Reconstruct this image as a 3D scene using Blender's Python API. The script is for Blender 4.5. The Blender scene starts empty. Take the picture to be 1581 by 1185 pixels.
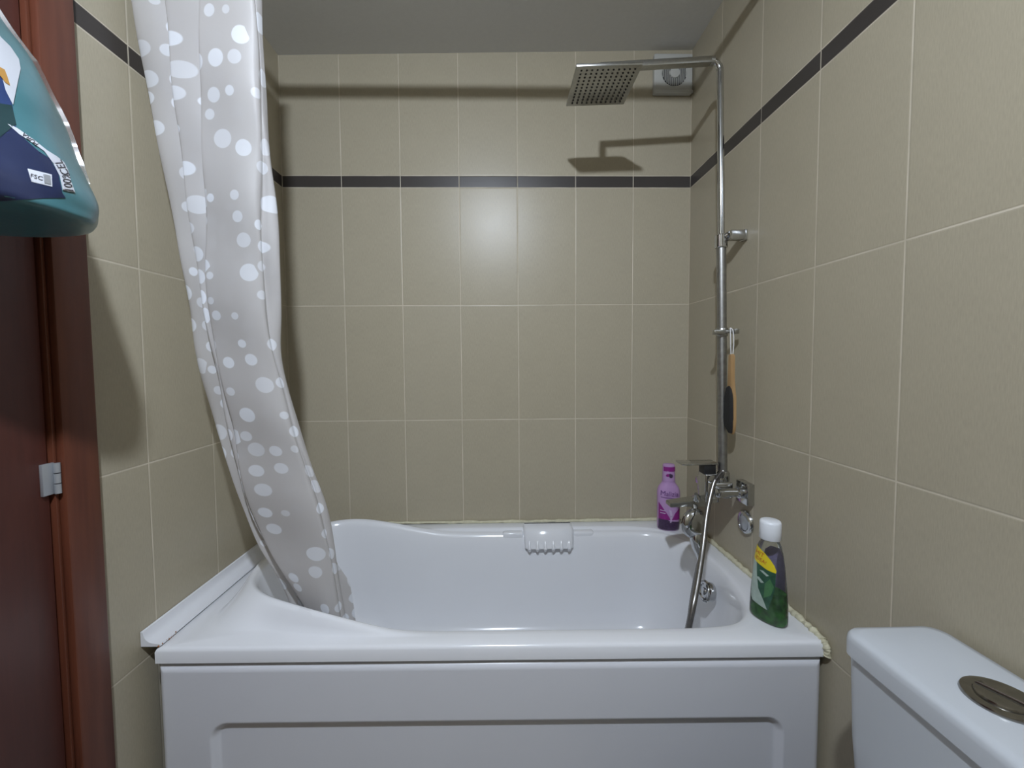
import bpy, bmesh, math, random
from mathutils import Vector, Matrix
from mathutils.bvhtree import BVHTree
random.seed(7)
S = bpy.context.scene
COL = S.collection
R = math.radians

# ------------------------------------------------------------------ camera, world, exposure
cam = bpy.data.cameras.new('camera')
cam.sensor_width = 36.0
cam.lens = 657.16 / 1581 * 36.0
cam.shift_x = 4.94 / 1581
cam.shift_y = -4.39 / 1581
cam.clip_start = 0.02
camo = bpy.data.objects.new('camera', cam)
COL.objects.link(camo)
YAW, PIT, ROL = 0.02029, 0.04985, -0.00752
cy_, sy_ = math.cos(YAW), math.sin(YAW)
cp_, sp_ = math.cos(PIT), math.sin(PIT)
cr_, sr_ = math.cos(ROL), math.sin(ROL)
def w_from_cam(a, dep, b):                 # right, depth, up -> world direction
    x = cr_ * a - sr_ * b; up = sr_ * a + cr_ * b
    y = cp_ * dep + sp_ * up; z = -sp_ * dep + cp_ * up
    return Vector((cy_ * x + sy_ * y, -sy_ * x + cy_ * y, z))
rx, bk, ux = w_from_cam(1, 0, 0), -w_from_cam(0, 1, 0), w_from_cam(0, 0, 1)
camo.matrix_world = Matrix(((rx.x, ux.x, bk.x, 0.0435), (rx.y, ux.y, bk.y, -1.86724), (rx.z, ux.z, bk.z, 1.26165), (0, 0, 0, 1)))
S.camera = camo

S.view_settings.view_transform = 'Standard'
S.view_settings.look = 'None'
S.view_settings.gamma = 1.0
S.view_settings.use_curve_mapping = False
S.view_settings.exposure = 0.0
LAMP_POS = (-0.02, -2.04, 2.487)
LAMP_STRENGTH = 2200.0
LAMP_COLOR = (0.86, 0.95, 1.08)
world = bpy.data.worlds.new('world')
world.use_nodes = True
world.node_tree.nodes['Background'].inputs[0].default_value = (0.75, 0.85, 1.0, 1)
world.node_tree.nodes['Background'].inputs[1].default_value = 0.02
S.world = world

# ------------------------------------------------------------------ node helpers / materials
class NT:
    def __init__(self, name):
        self.m = bpy.data.materials.new(name); self.m.use_nodes = True
        self.t = self.m.node_tree; self.t.nodes.clear()
        self.out = self.n('ShaderNodeOutputMaterial')
    def n(self, typ, **kw):
        nd = self.t.nodes.new(typ)
        for k, v in kw.items(): setattr(nd, k, v)
        return nd
    def l(self, a, b): self.t.links.new(a, b)
    def setin(self, sock, v):
        if hasattr(v, 'is_output'): self.l(v, sock)
        elif isinstance(v, (tuple, list)) and len(v) == 3 and sock.type == 'RGBA': sock.default_value = (*v, 1)
        else: sock.default_value = v
    def math(self, op, a, b=None, c=None, clamp=False):
        nd = self.n('ShaderNodeMath', operation=op, use_clamp=clamp)
        for i, v in enumerate((a, b, c)):
            if v is not None: self.setin(nd.inputs[i], v)
        return nd.outputs[0]
    def mix(self, f, a, b):
        nd = self.n('ShaderNodeMix', data_type='RGBA')
        self.setin(nd.inputs[0], f); self.setin(nd.inputs[6], a); self.setin(nd.inputs[7], b)
        return nd.outputs[2]
    def ramp(self, v, lo, hi, a=0.0, b=1.0):
        nd = self.n('ShaderNodeMapRange'); nd.clamp = True
        self.setin(nd.inputs[0], v); self.setin(nd.inputs[1], lo); self.setin(nd.inputs[2], hi)
        self.setin(nd.inputs[3], a); self.setin(nd.inputs[4], b)
        return nd.outputs[0]
    def noise(self, scale, detail=2.0, vec=None, rough=0.5):
        nd = self.n('ShaderNodeTexNoise'); nd.inputs['Scale'].default_value = scale
        nd.inputs['Detail'].default_value = detail; nd.inputs['Roughness'].default_value = rough
        if vec is not None: self.l(vec, nd.inputs['Vector'])
        return nd.outputs['Fac']
    def pbsdf(self, **kw):
        b = self.n('ShaderNodeBsdfPrincipled')
        for k, v in kw.items(): self.setin(b.inputs[k.replace('_', ' ')], v)
        return b
    def bump(self, h, strength=0.3, dist=0.002, normal=None):
        nd = self.n('ShaderNodeBump'); nd.inputs['Strength'].default_value = strength
        nd.inputs['Distance'].default_value = dist; self.setin(nd.inputs['Height'], h)
        if normal is not None: self.l(normal, nd.inputs['Normal'])
        return nd.outputs[0]
    def done(self, shader): self.l(shader, self.out.inputs[0]); return self.m

def plain(name, color, rough=0.5, metal=0.0, noise=0.0, nscale=40, bump=0.0, **kw):
    t = NT(name)
    c = color
    geo = t.n('ShaderNodeTexCoord').outputs['Object']
    if noise:
        f = t.noise(nscale, 3, geo)
        c = t.mix(f, tuple(max(0, x * (1 - noise)) for x in color), tuple(min(1, x * (1 + noise)) for x in color))
    b = t.pbsdf(Base_Color=c, Roughness=rough, Metallic=metal, **kw)
    if bump:
        t.l(t.bump(t.noise(nscale * 2, 3, geo), bump, 0.002), b.inputs['Normal'])
    return t.done(b.outputs[0])

TILE = (0.410, 0.366, 0.272)
def tile_mat(name, axis, off, rows=True):
    t = NT(name)
    pos = t.n('ShaderNodeNewGeometry')
    sp = t.n('ShaderNodeSeparateXYZ'); t.l(pos.outputs['Position'], sp.inputs[0])
    u = t.math('ADD', sp.outputs[axis], off); z = sp.outputs[2]
    du = t.math('PINGPONG', u, 0.125)
    low = t.math('LESS_THAN', z, 2.025)
    dzl = t.math('PINGPONG', z, 0.25)
    dzh = t.math('ABSOLUTE', t.math('SUBTRACT', z, 2.05))
    dz = t.math('ADD', t.math('MULTIPLY', low, dzl), t.math('MULTIPLY', t.math('SUBTRACT', 1.0, low), dzh))
    strip = t.math('MULTIPLY', t.math('GREATER_THAN', z, 2.0), t.math('LESS_THAN', z, 2.05))
    d = t.math('MINIMUM', du, dz)
    grout = t.ramp(d, 0.0011, 0.0021, 1.0, 0.0)
    wide = t.ramp(d, 0.001, 0.004, 0.0, 1.0)
    # one random value per tile
    cu = t.math('FLOOR', t.math('DIVIDE', u, 0.25)); cz = t.math('FLOOR', t.math('DIVIDE', z, 0.5))
    cv = t.n('ShaderNodeCombineXYZ'); t.l(cu, cv.inputs[0]); t.l(cz, cv.inputs[1]); cv.inputs[2].default_value = axis * 7.3
    wn = t.n('ShaderNodeTexWhiteNoise', noise_dimensions='3D'); t.l(cv.outputs[0], wn.inputs['Vector'])
    # fine linen weave of the glaze, streaked along the tile
    wv = t.n('ShaderNodeCombineXYZ')
    t.l(t.math('MULTIPLY', u, 420.0), wv.inputs[0]); t.l(t.math('MULTIPLY', z, 60.0), wv.inputs[1])
    n1 = t.noise(1.0, 3, wv.outputs[0])
    n2 = t.noise(14.0, 3, pos.outputs['Position'])
    k = t.math('ADD', t.math('MULTIPLY', n1, 0.78), t.math('MULTIPLY', n2, 0.22))
    c = t.mix(t.ramp(k, 0.3, 0.7), tuple(x * 0.93 for x in TILE), tuple(x * 1.07 for x in TILE))
    c = t.mix(t.ramp(wn.outputs[0], 0, 1, 0.0, 0.10), c, (0.42, 0.39, 0.33))
    c = t.mix(strip, c, (0.052, 0.045, 0.041))
    gv = t.ramp(t.noise(9.0, 2, pos.outputs['Position']), 0.35, 0.65)
    c = t.mix(t.math('MULTIPLY', grout, t.ramp(gv, 0, 1, 0.45, 1.0)), c, (0.64, 0.58, 0.47))
    rough = t.math('ADD', t.ramp(k, 0.3, 0.7, 0.30, 0.37), t.math('MULTIPLY', grout, 0.4))
    # each tile is set a hair out of plane
    tl = t.n('ShaderNodeVectorMath', operation='SUBTRACT'); t.l(wn.outputs['Color'], tl.inputs[0]); tl.inputs[1].default_value = (0.5, 0.5, 0.5)
    ts = t.n('ShaderNodeVectorMath', operation='SCALE'); t.l(tl.outputs[0], ts.inputs[0]); ts.inputs['Scale'].default_value = 0.022
    ta = t.n('ShaderNodeVectorMath', operation='ADD'); t.l(pos.outputs['Normal'], ta.inputs[0]); t.l(ts.outputs[0], ta.inputs[1])
    tn = t.n('ShaderNodeVectorMath', operation='NORMALIZE'); t.l(ta.outputs[0], tn.inputs[0])
    h = t.math('ADD', wide, t.math('MULTIPLY', n1, 0.12))
    b = t.pbsdf(Base_Color=c, Roughness=rough, Specular_IOR_Level=0.30)
    t.l(t.bump(h, 0.35, 0.0012, tn.outputs[0]), b.inputs['Normal'])
    return t.done(b.outputs[0])

def wood_mat(name, a, b_, axis_scale=(30, 30, 2.2)):
    t = NT(name)
    tc = t.n('ShaderNodeTexCoord').outputs['Object']
    mp = t.n('ShaderNodeMapping'); t.l(tc, mp.inputs[0]); mp.inputs['Scale'].default_value = axis_scale
    n = t.noise(1.5, 5, mp.outputs[0], 0.6)
    c = t.mix(t.ramp(n, 0.3, 0.7), a, b_)
    bs = t.pbsdf(Base_Color=c, Roughness=0.42)
    t.l(t.bump(n, 0.1, 0.001), bs.inputs['Normal'])
    return t.done(bs.outputs[0])

def curtain_mat():
    t = NT('curtain_film')
    uv = t.n('ShaderNodeUVMap').outputs[0]
    def dots(scale, lo, hi, thr, offs):
        mp = t.n('ShaderNodeMapping'); t.l(uv, mp.inputs[0]); mp.inputs['Location'].default_value = offs
        v = t.n('ShaderNodeTexVoronoi', voronoi_dimensions='2D'); v.inputs['Scale'].default_value = scale
        v.inputs['Randomness'].default_value = 0.72
        t.l(mp.outputs[0], v.inputs['Vector'])
        sc = t.n('ShaderNodeSeparateColor'); t.l(v.outputs['Color'], sc.inputs[0])
        rad = t.ramp(sc.outputs[0], 0.0, 1.0, lo, hi)
        on = t.math('LESS_THAN', sc.outputs[1], thr)
        e = t.math('SUBTRACT', rad, v.outputs['Distance'])
        return t.math('MULTIPLY', t.ramp(e, 0.0, 0.035), on), sc.outputs[2]
    d1, r1 = dots(16.5, 0.17, 0.40, 0.80, (0.013, 0.02, 0))
    d = d1
    d = t.math('MULTIPLY', d, t.ramp(r1, 0, 1, 0.55, 1.0))
    film = (0.66, 0.64, 0.635)
    c = t.mix(d, film, (0.88, 0.91, 0.97))
    geo = t.n('ShaderNodeNewGeometry')
    wr = t.noise(11.0, 4, geo.outputs['Position'])
    bmp = t.bump(wr, 0.35, 0.006)
    df = t.n('ShaderNodeBsdfDiffuse'); t.l(c, df.inputs[0]); t.l(bmp, df.inputs['Normal'])
    tr = t.n('ShaderNodeBsdfTranslucent'); t.l(c, tr.inputs[0])
    gl = t.n('ShaderNodeBsdfGlossy'); gl.inputs['Roughness'].default_value = 0.45; t.l(bmp, gl.inputs['Normal'])
    tp = t.n('ShaderNodeBsdfTransparent'); tp.inputs[0].default_value = (0.95, 0.93, 0.92, 1)
    m1 = t.n('ShaderNodeMixShader'); m1.inputs[0].default_value = 0.24; t.l(df.outputs[0], m1.inputs[1]); t.l(tr.outputs[0], m1.inputs[2])
    m2 = t.n('ShaderNodeMixShader'); m2.inputs[0].default_value = 0.04; t.l(m1.outputs[0], m2.inputs[1]); t.l(gl.outputs[0], m2.inputs[2])
    m3 = t.n('ShaderNodeMixShader'); t.l(t.ramp(d, 0, 1, 0.20, 0.02), m3.inputs[0]); t.l(m2.outputs[0], m3.inputs[1]); t.l(tp.outputs[0], m3.inputs[2])
    return t.done(m3.outputs[0])

def emit_mat(name, color, strength):
    t = NT(name); e = t.n('ShaderNodeEmission'); t.setin(e.inputs[0], color); e.inputs[1].default_value = strength
    return t.done(e.outputs[0])

def clear_mat(name, color, mixf=0.12, rough=0.06):
    t = NT(name)
    tp = t.n('ShaderNodeBsdfTransparent'); t.setin(tp.inputs[0], color)
    gl = t.n('ShaderNodeBsdfGlossy'); gl.inputs['Roughness'].default_value = rough
    fr = t.n('ShaderNodeFresnel'); fr.inputs[0].default_value = 1.4
    f = t.math('ADD', fr.outputs[0], mixf, clamp=True)
    df = t.n('ShaderNodeBsdfDiffuse'); df.inputs[0].default_value = (0.7, 0.7, 0.68, 1)
    a = t.n('ShaderNodeMixShader'); a.inputs[0].default_value = mixf; t.l(tp.outputs[0], a.inputs[1]); t.l(df.outputs[0], a.inputs[2])
    m = t.n('ShaderNodeMixShader'); t.l(t.math('MULTIPLY', fr.outputs[0], 0.8), m.inputs[0]); t.l(a.outputs[0], m.inputs[1]); t.l(gl.outputs[0], m.inputs[2])
    return t.done(m.outputs[0])

M = dict(
    back=tile_mat('wall_tile_x', 0, 0.125), side=tile_mat('wall_tile_y', 1, 0.0),
    ceiling=plain('ceiling_paint', (0.66, 0.66, 0.65), 0.85, noise=0.04, nscale=60, bump=0.15),
    floor=plain('floor_tile', (0.22, 0.19, 0.16), 0.4, noise=0.1),
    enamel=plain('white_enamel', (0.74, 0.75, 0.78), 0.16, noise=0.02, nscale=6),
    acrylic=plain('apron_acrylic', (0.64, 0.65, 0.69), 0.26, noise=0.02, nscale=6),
    ceramic=plain('white_ceramic', (0.52, 0.55, 0.59), 0.2),
    chrome=plain('dull_chrome', (0.55, 0.56, 0.57), 0.11, 1.0, noise=0.12, nscale=60),
    satin=plain('limescaled_chrome', (0.44, 0.44, 0.42), 0.30, 1.0, noise=0.18, nscale=90),
    hosemetal=plain('hose_steel', (0.27, 0.26, 0.25), 0.36, 1.0, noise=0.2, nscale=120),
    buttonchrome=plain('worn_button_chrome', (0.30, 0.29, 0.27), 0.22, 1.0, noise=0.3, nscale=70),
    pipe=plain('scaled_pipe', (0.36, 0.36, 0.35), 0.42, 1.0, noise=0.3, nscale=70),
    darkchrome=plain('dark_gap', (0.015, 0.015, 0.016), 0.5),
    rubber=plain('nozzle_rubber', (0.05, 0.05, 0.05), 0.7),
    wood=wood_mat('red_brown_wood', (0.095, 0.027, 0.014), (0.14, 0.042, 0.021)),
    woodleaf=wood_mat('dark_red_wood', (0.062, 0.017, 0.012), (0.09, 0.024, 0.016)),
    hinge=plain('hinge_steel', (0.45, 0.47, 0.5), 0.4, 0.6),
    caulk=plain('aged_sealant', (0.58, 0.55, 0.40), 0.6, noise=0.25, nscale=70, bump=0.5),
    pvc=plain('white_pvc', (0.72, 0.73, 0.77), 0.3),
    rust=plain('rust_stain', (0.30, 0.13, 0.05), 0.8, noise=0.3),
    film=curtain_mat(),
    plastic=plain('white_plastic', (0.46, 0.46, 0.43), 0.45),
    cap=plain('cap_white', (0.80, 0.83, 0.88), 0.35),
    dark=plain('dark_slot', (0.03, 0.03, 0.03), 0.7),
    teal=plain('teal_film', (0.062, 0.175, 0.20), 0.28, noise=0.18, nscale=14, bump=0.25),
    navy=plain('navy_print', (0.018, 0.026, 0.070), 0.28, noise=0.3, nscale=20),
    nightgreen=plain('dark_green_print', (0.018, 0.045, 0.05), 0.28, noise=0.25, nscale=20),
    blueprint=plain('blue_print', (0.03, 0.055, 0.16), 0.28, noise=0.2, nscale=20),
    paper=plain('white_print', (0.54, 0.56, 0.61), 0.3),
    ochre=plain('orange_print', (0.45, 0.24, 0.06), 0.35),
    clearfilm=clear_mat('clear_film', (0.90, 0.90, 0.88), 0.10, 0.2),
    ink=plain('black_ink', (0.02, 0.02, 0.03), 0.4),
    lilac=plain('lilac_plastic', (0.46, 0.28, 0.52), 0.22),
    magenta=plain('magenta_print', (0.24, 0.022, 0.20), 0.25, noise=0.15, nscale=60),
    berry=plain('dark_berry_print', (0.055, 0.03, 0.075), 0.3, noise=0.6, nscale=160),
    purpleink=plain('deep_purple_ink', (0.10, 0.03, 0.16), 0.3),
    palelilac=plain('pale_lilac_print', (0.55, 0.42, 0.62), 0.25),
    clear=clear_mat('clear_plastic', (0.95, 0.97, 0.95), 0.03),
    liquid=None,
    yellow=plain('yellow_label', (0.72, 0.58, 0.02), 0.35),
    red=plain('red_ink', (0.50, 0.06, 0.02), 0.4),
    labelgreen=plain('green_label', (0.025, 0.085, 0.05), 0.35, noise=0.6, nscale=70),
    leaf=plain('leaf_print', (0.06, 0.17, 0.07), 0.35, noise=0.3, nscale=90),
    palegreen=plain('pale_green_print', (0.36, 0.45, 0.40), 0.35, noise=0.25, nscale=70),
    backlabel=plain('violet_label', (0.21, 0.18, 0.33), 0.5, noise=0.25, nscale=80),
    bamboo=wood_mat('bamboo', (0.32, 0.19, 0.08), (0.44, 0.28, 0.13), (60, 60, 5)),
    pad=plain('black_pad', (0.015, 0.015, 0.016), 0.75, bump=0.5, nscale=120),
    cord=plain('white_cord', (0.78, 0.78, 0.78), 0.8),
    bulb=emit_mat('lamp_glow', LAMP_COLOR, LAMP_STRENGTH),
)
def liquid_mat():
    t = NT('green_soap')
    tc = t.n('ShaderNodeTexCoord').outputs['Object']
    c = t.mix(t.ramp(t.noise(45.0, 3, tc), 0.35, 0.65), (0.018, 0.13, 0.018), (0.07, 0.38, 0.06))
    b = t.pbsdf(Base_Color=c, Roughness=0.12, Transmission_Weight=0.25, IOR=1.35)
    return t.done(b.outputs[0])
M['liquid'] = liquid_mat()

# ------------------------------------------------------------------ object helpers
def smooth_angle(me, ang=40):
    for p in me.polygons: p.use_smooth = True
    bm = bmesh.new(); bm.from_mesh(me)
    lim = R(ang)
    for e in bm.edges:
        if len(e.link_faces) == 2 and e.calc_face_angle(0) > lim: e.smooth = False
    bm.to_mesh(me); bm.free()
def obj(name, bm, mat, parent=None, smooth=40, loc=None):
    me = bpy.data.meshes.new(name)
    bm.to_mesh(me); bm.free()
    for m_ in (mat if isinstance(mat, (list, tuple)) else [mat]): me.materials.append(m_)
    if smooth: smooth_angle(me, smooth)
    o = bpy.data.objects.new(name, me); COL.objects.link(o)
    if parent is not None:
        o.parent = parent
        root = parent
        off = Vector((0, 0, 0))
        while root is not None:
            off += root.location; root = root.parent
        for v in me.vertices: v.co -= off           # meshes are written in world metres; children keep their place
    return o
def tag(o, label, cat, group=None, kind=None):
    if label: o['label'] = label
    if cat: o['category'] = cat
    if group: o['group'] = group
    if kind: o['kind'] = kind
    return o
def thing(name, loc, label, cat, group=None):
    o = bpy.data.objects.new(name, None); COL.objects.link(o); o.location = loc
    o.empty_display_size = 0.05
    return tag(o, label, cat, group)
def struct(name, bm, mat, parent=None, smooth=None):
    o = obj(name, bm, mat, parent, smooth)
    if parent is None: o['kind'] = 'structure'
    return o
def bx(bm, x0, x1, y0, y1, z0, z1, bev=0.0, seg=2):
    r = bmesh.ops.create_cube(bm, size=1.0)
    vs = r['verts']
    for v in vs:
        v.co = Vector(((x0 + x1) / 2 + v.co.x * (x1 - x0), (y0 + y1) / 2 + v.co.y * (y1 - y0), (z0 + z1) / 2 + v.co.z * (z1 - z0)))
    if bev > 0:
        es = list({e for v in vs for e in v.link_edges})
        bmesh.ops.bevel(bm, geom=es, offset=bev, segments=seg, profile=0.5, affect='EDGES')
    return bm
def box(*a, **k): return bx(bmesh.new(), *a, **k)
def catmull(pts, n, closed=False):
    out = []; N = len(pts)
    segs = N if closed else N - 1
    for i in range(segs):
        if closed: p0, p1, p2, p3 = pts[(i - 1) % N], pts[i], pts[(i + 1) % N], pts[(i + 2) % N]
        else: p0, p1, p2, p3 = pts[max(i - 1, 0)], pts[i], pts[i + 1], pts[min(i + 2, N - 1)]
        for k in range(n):
            t = k / n
            out.append(tuple(0.5 * (2 * b + (c - a) * t + (2 * a - 5 * b + 4 * c - d) * t * t + (3 * b - a - 3 * c + d) * t ** 3) for a, b, c, d in zip(p0, p1, p2, p3)))
    if not closed: out.append(tuple(pts[-1]))
    return out
def tube(bm, path, rad, n=14, cap=True):
    path = [Vector(p) for p in path]
    rads = rad if isinstance(rad, (list, tuple)) else [rad] * len(path)
    rings = []; prev = None
    for i, p in enumerate(path):
        d = (path[min(i + 1, len(path) - 1)] - path[max(i - 1, 0)]).normalized()
        if prev is None:
            up = Vector((0, 0, 1)) if abs(d.z) < 0.9 else Vector((1, 0, 0))
            a = d.cross(up).normalized()
        else: a = (prev - d * prev.dot(d)).normalized()
        b = d.cross(a); prev = a
        rings.append([bm.verts.new(p + (a * math.cos(2 * math.pi * k / n) + b * math.sin(2 * math.pi * k / n)) * rads[i]) for k in range(n)])
    for r0, r1 in zip(rings, rings[1:]):
        for k in range(n): bm.faces.new((r0[k], r0[(k + 1) % n], r1[(k + 1) % n], r1[k]))
    if cap:
        bm.faces.new(list(reversed(rings[0]))); bm.faces.new(rings[-1])
    bmesh.ops.recalc_face_normals(bm, faces=bm.faces[:])
    return bm
def lathe(bm, prof, center, axis=(0, 0, 1), n=32, cap=True):
    ax = Vector(axis).normalized()
    up = Vector((0, 0, 1)) if abs(ax.z) < 0.9 else Vector((1, 0, 0))
    a = ax.cross(up).normalized(); b = ax.cross(a); c = Vector(center)
    rings = [[bm.verts.new(c + ax * h + (a * math.cos(2 * math.pi * k / n) + b * math.sin(2 * math.pi * k / n)) * r) for k in range(n)] for r, h in prof]
    for r0, r1 in zip(rings, rings[1:]):
        for k in range(n): bm.faces.new((r0[k], r0[(k + 1) % n], r1[(k + 1) % n], r1[k]))
    if cap:
        bm.faces.new(list(reversed(rings[0]))); bm.faces.new(rings[-1])
    bmesh.ops.recalc_face_normals(bm, faces=bm.faces[:])
    return bm
def loft(bm, rings, cap0=True, cap1=True, closed=True):
    vr = [[bm.verts.new(p) for p in r] for r in rings]; n = len(vr[0])
    for r0, r1 in zip(vr, vr[1:]):
        for k in range(n if closed else n - 1):
            try: bm.faces.new((r0[k], r0[(k + 1) % n], r1[(k + 1) % n], r1[k]))
            except ValueError: pass
    if cap0: bm.faces.new(list(reversed(vr[0])))
    if cap1: bm.faces.new(vr[-1])
    bmesh.ops.recalc_face_normals(bm, faces=bm.faces[:])
    return bm
def roundrect(cx, cy, hx, hy, r, z, n=6):
    out = []
    for qx, qy, a0 in ((1, 1, 0), (-1, 1, 90), (-1, -1, 180), (1, -1, 270)):
        for k in range(n + 1):
            a = R(a0 + 90 * k / n)
            out.append((cx + qx * (hx - r) + r * math.cos(a), cy + qy * (hy - r) + r * math.sin(a), z))
    return out
def patch(name, poly, mapfn, mat, parent, step=0.004):
    """a printed area: polygon in flat print coordinates, cut on a grid and wrapped on its surface by mapfn"""
    bm = bmesh.new()
    bm.faces.new([bm.verts.new((x, y, 0)) for x, y in poly])
    bmesh.ops.triangulate(bm, faces=bm.faces[:])
    return _wrap(name, bm, mapfn, mat, parent, step)
def _wrap(name, bm, mapfn, mat, parent, step):
    xs = [v.co.x for v in bm.verts]; ys = [v.co.y for v in bm.verts]
    for lo, hi, nrm in ((min(xs), max(xs), (1, 0, 0)), (min(ys), max(ys), (0, 1, 0))):
        k = math.floor(lo / step) + 1
        while k * step < hi:
            bmesh.ops.bisect_plane(bm, geom=bm.verts[:] + bm.edges[:] + bm.faces[:], plane_co=Vector(nrm) * (k * step), plane_no=nrm)
            k += 1
    for v in bm.verts: v.co = mapfn(v.co.x, v.co.y)
    return obj(name, bm, mat, parent, smooth=60)
def lettering(name, text, size, mapfn, mat, parent, pos=(0, 0), rot=0.0, step=0.006, shear=0.0):
    cu = bpy.data.curves.new('lettering', 'FONT'); cu.body = text; cu.size = size
    cu.align_x = 'CENTER'; cu.align_y = 'CENTER'; cu.resolution_u = 3; cu.shear = shear
    tmp = bpy.data.objects.new('lettering', cu); COL.objects.link(tmp)
    bpy.context.view_layer.update()
    me = bpy.data.meshes.new_from_object(tmp.evaluated_get(bpy.context.evaluated_depsgraph_get()))
    bpy.data.objects.remove(tmp)
    bm = bmesh.new(); bm.from_mesh(me); bpy.data.meshes.remove(me)
    c, s = math.cos(rot), math.sin(rot)
    for v in bm.verts:
        x, y = v.co.x, v.co.y
        v.co = Vector((pos[0] + c * x - s * y, pos[1] + s * x + c * y, 0))
    bmesh.ops.triangulate(bm, faces=bm.faces[:])
    return _wrap(name, bm, mapfn, mat, parent, step)

# ------------------------------------------------------------------ room shell
XL, XR, YF = -0.875, 0.875, -2.55
struct('floor', box(XL - .1, XR + .1, YF - .1, .1, -.1, 0), M['floor'])
bm = bmesh.new()      # ceiling plaster runs slightly out of level
loft(bm, [[(XL - .1, YF - .1, 2.541), (XR + .1, YF - .1, 2.577), (XR + .1, .1, 2.577), (XL - .1, .1, 2.541)],
          [(XL - .1, YF - .1, 2.70), (XR + .1, YF - .1, 2.70), (XR + .1, .1, 2.70), (XL - .1, .1, 2.70)]])
struct('ceiling', bm, M['ceiling'])
struct('wall_back', box(XL - .1, XR + .1, 0, .1, 0, 2.6), M['back'])
struct('wall_right', box(XR, XR + .1, YF, 0, 0, 2.6), M['side'])
struct('wall_front', box(XL - .1, XR + .1, YF - .1, YF, 0, 2.6), M['back'])
DY0, DY1, DZ = -1.80, -0.985, 2.085
bm = bmesh.new()
bx(bm, XL - .1, XL, DY1, 0, 0, 2.6); bx(bm, XL - .1, XL, YF, DY0, 0, 2.6); bx(bm, XL - .1, XL, DY0, DY1, DZ, 2.6)
struct('wall_left', bm, M['side'])

# door in the left wall: frame, leaf, hinge
door = bpy.data.objects.new('door_1', None); COL.objects.link(door); door.location = (XL, -1.39, 0); door['kind'] = 'structure'
bm = bmesh.new()
bx(bm, XL - .002, XL + .020, DY1 + .004, -0.905, 0, DZ + .075, .004)
bx(bm, XL - .002, XL + .020, DY0 - .076, DY0 - .004, 0, DZ + .075, .004)
bx(bm, XL - .002, XL + .020, DY0 - .004, DY1 + .004, DZ + .004, DZ + .075, .004)
bx(bm, XL - .09, XL + .006, DY1 - .004, DY1 + .003, 0, DZ, .001); bx(bm, XL - .09, XL + .006, DY0 - .003, DY0 + .004, 0, DZ, .001)
obj('door_frame', bm, M['wood'], door)
bm = box(XL - .045, XL + .001, DY0 + .006, DY1 - .010, .006, DZ - .003, .003)
for z0, z1 in ((.18, .92), (1.06, 1.92)):
    bx(bm, XL - .004, XL + .006, -1.66, -1.13, z0, z1, .004)
leaf = obj('door_leaf', bm, M['woodleaf'], door)
bm = bmesh.new()
for k in range(3): lathe(bm, [(.0055, 0), (.0055, .0195)], (XL + .012, DY1 - .004, .996 + .0215 * k), n=16)
bx(bm, XL + .001, XL + .008, DY1 - .028, DY1 - .004, .996, 1.060, .001)
hg = obj('hinge', bm, M['hinge'], door); hg['label'] = 'steel butt hinge on the dark door edge'

# ------------------------------------------------------------------ bathtub
tub = thing('bathtub', (0.02, -0.41, 0), 'white acrylic bathtub with raised left end along the tiled back wall', 'bathtub')
crest = [(.805, -.38, .540), (.795, -.54, .540), (.762, -.655, .540), (.70, -.728, .540), (.60, -.752, .540), (.40, -.756, .540), (.10, -.756, .540),
         (-.04, -.756, .540), (-.157, -.756, .541), (-.243, -.757, .548), (-.329, -.753, .564), (-.438, -.740, .585), (-.534, -.718, .598), (-.625, -.683, .605), (-.695, -.622, .604), (-.738, -.535, .601), (-.760, -.40, .597), (-.752, -.25, .593),
         (-.715, -.15, .591), (-.66, -.105, .592), (-.585, -.085, .593), (-.50, -.08, .586), (-.40, -.078, .568), (-.29, -.08, .546), (-.18, -.082, .531),
         (0, -.085, .527), (.25, -.085, .527), (.48, -.088, .527), (.62, -.097, .530), (.70, -.125, .534), (.755, -.185, .538), (.79, -.27, .540)]
cl = catmull(crest, 8, True)
N = len(cl)
nrm = []
for i in range(N):
    d = Vector(cl[(i + 1) % N][:2]) - Vector(cl[i - 1][:2]); d.normalize()
    nrm.append(Vector((-d.y, d.x)) if False else Vector((d.y, -d.x)))
cx0, cy0 = 0.0, -.41
if sum(nrm[i].dot(Vector(cl[i][:2]) - Vector((cx0, cy0))) for i in range(N)) < 0: nrm = [-v for v in nrm]
X0, X1, Y0, Y1 = -.835, .870, -.815, -.003
def outer(inset, z, dz_lip=0):
    a0, a1, b0, b1 = X0 + inset, X1 - inset, Y0 + inset, Y1 - inset
    pts = []
    for p in cl:
        d = Vector((p[0] - cx0, p[1] - cy0))
        tx = ((a1 if d.x > 0 else a0) - cx0) / d.x if abs(d.x) > 1e-6 else 1e9
        ty = ((b1 if d.y > 0 else b0) - cy0) / d.y if abs(d.y) > 1e-6 else 1e9
        t = min(tx, ty)
        pts.append([cx0 + d.x * t, cy0 + d.y * t, z])
    for X, Y in ((a0, b0), (a1, b0), (a1, b1), (a0, b1)):
        j = min(range(N), key=lambda i: (pts[i][0] - X) ** 2 + (pts[i][1] - Y) ** 2)
        pts[j][0], pts[j][1] = X, Y
    return [tuple(p) for p in pts]
def off(d, fz, dl=0.0):
    out = []
    for i, p in enumerate(cl):
        w = max(0.0, (p[2] - .540) / .052)
        nx_, ny_ = nrm[i]
        dg = max(0.0, -nx_) * max(0.0, -ny_) * 2.0 if nx_ < 0 and ny_ < 0 else 0.0
        dd = d + dl * w * (1.0 + 11 * dg ** 3 - 1.0 * max(0.0, -nx_) ** 3)
        x = min(max(p[0] + nrm[i].x * dd, X0 + .014), X1 - .014); y = min(max(p[1] + nrm[i].y * dd, Y0 + .014), Y1 - .014)
        out.append((x, y, fz(p[2])))
    return out
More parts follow.
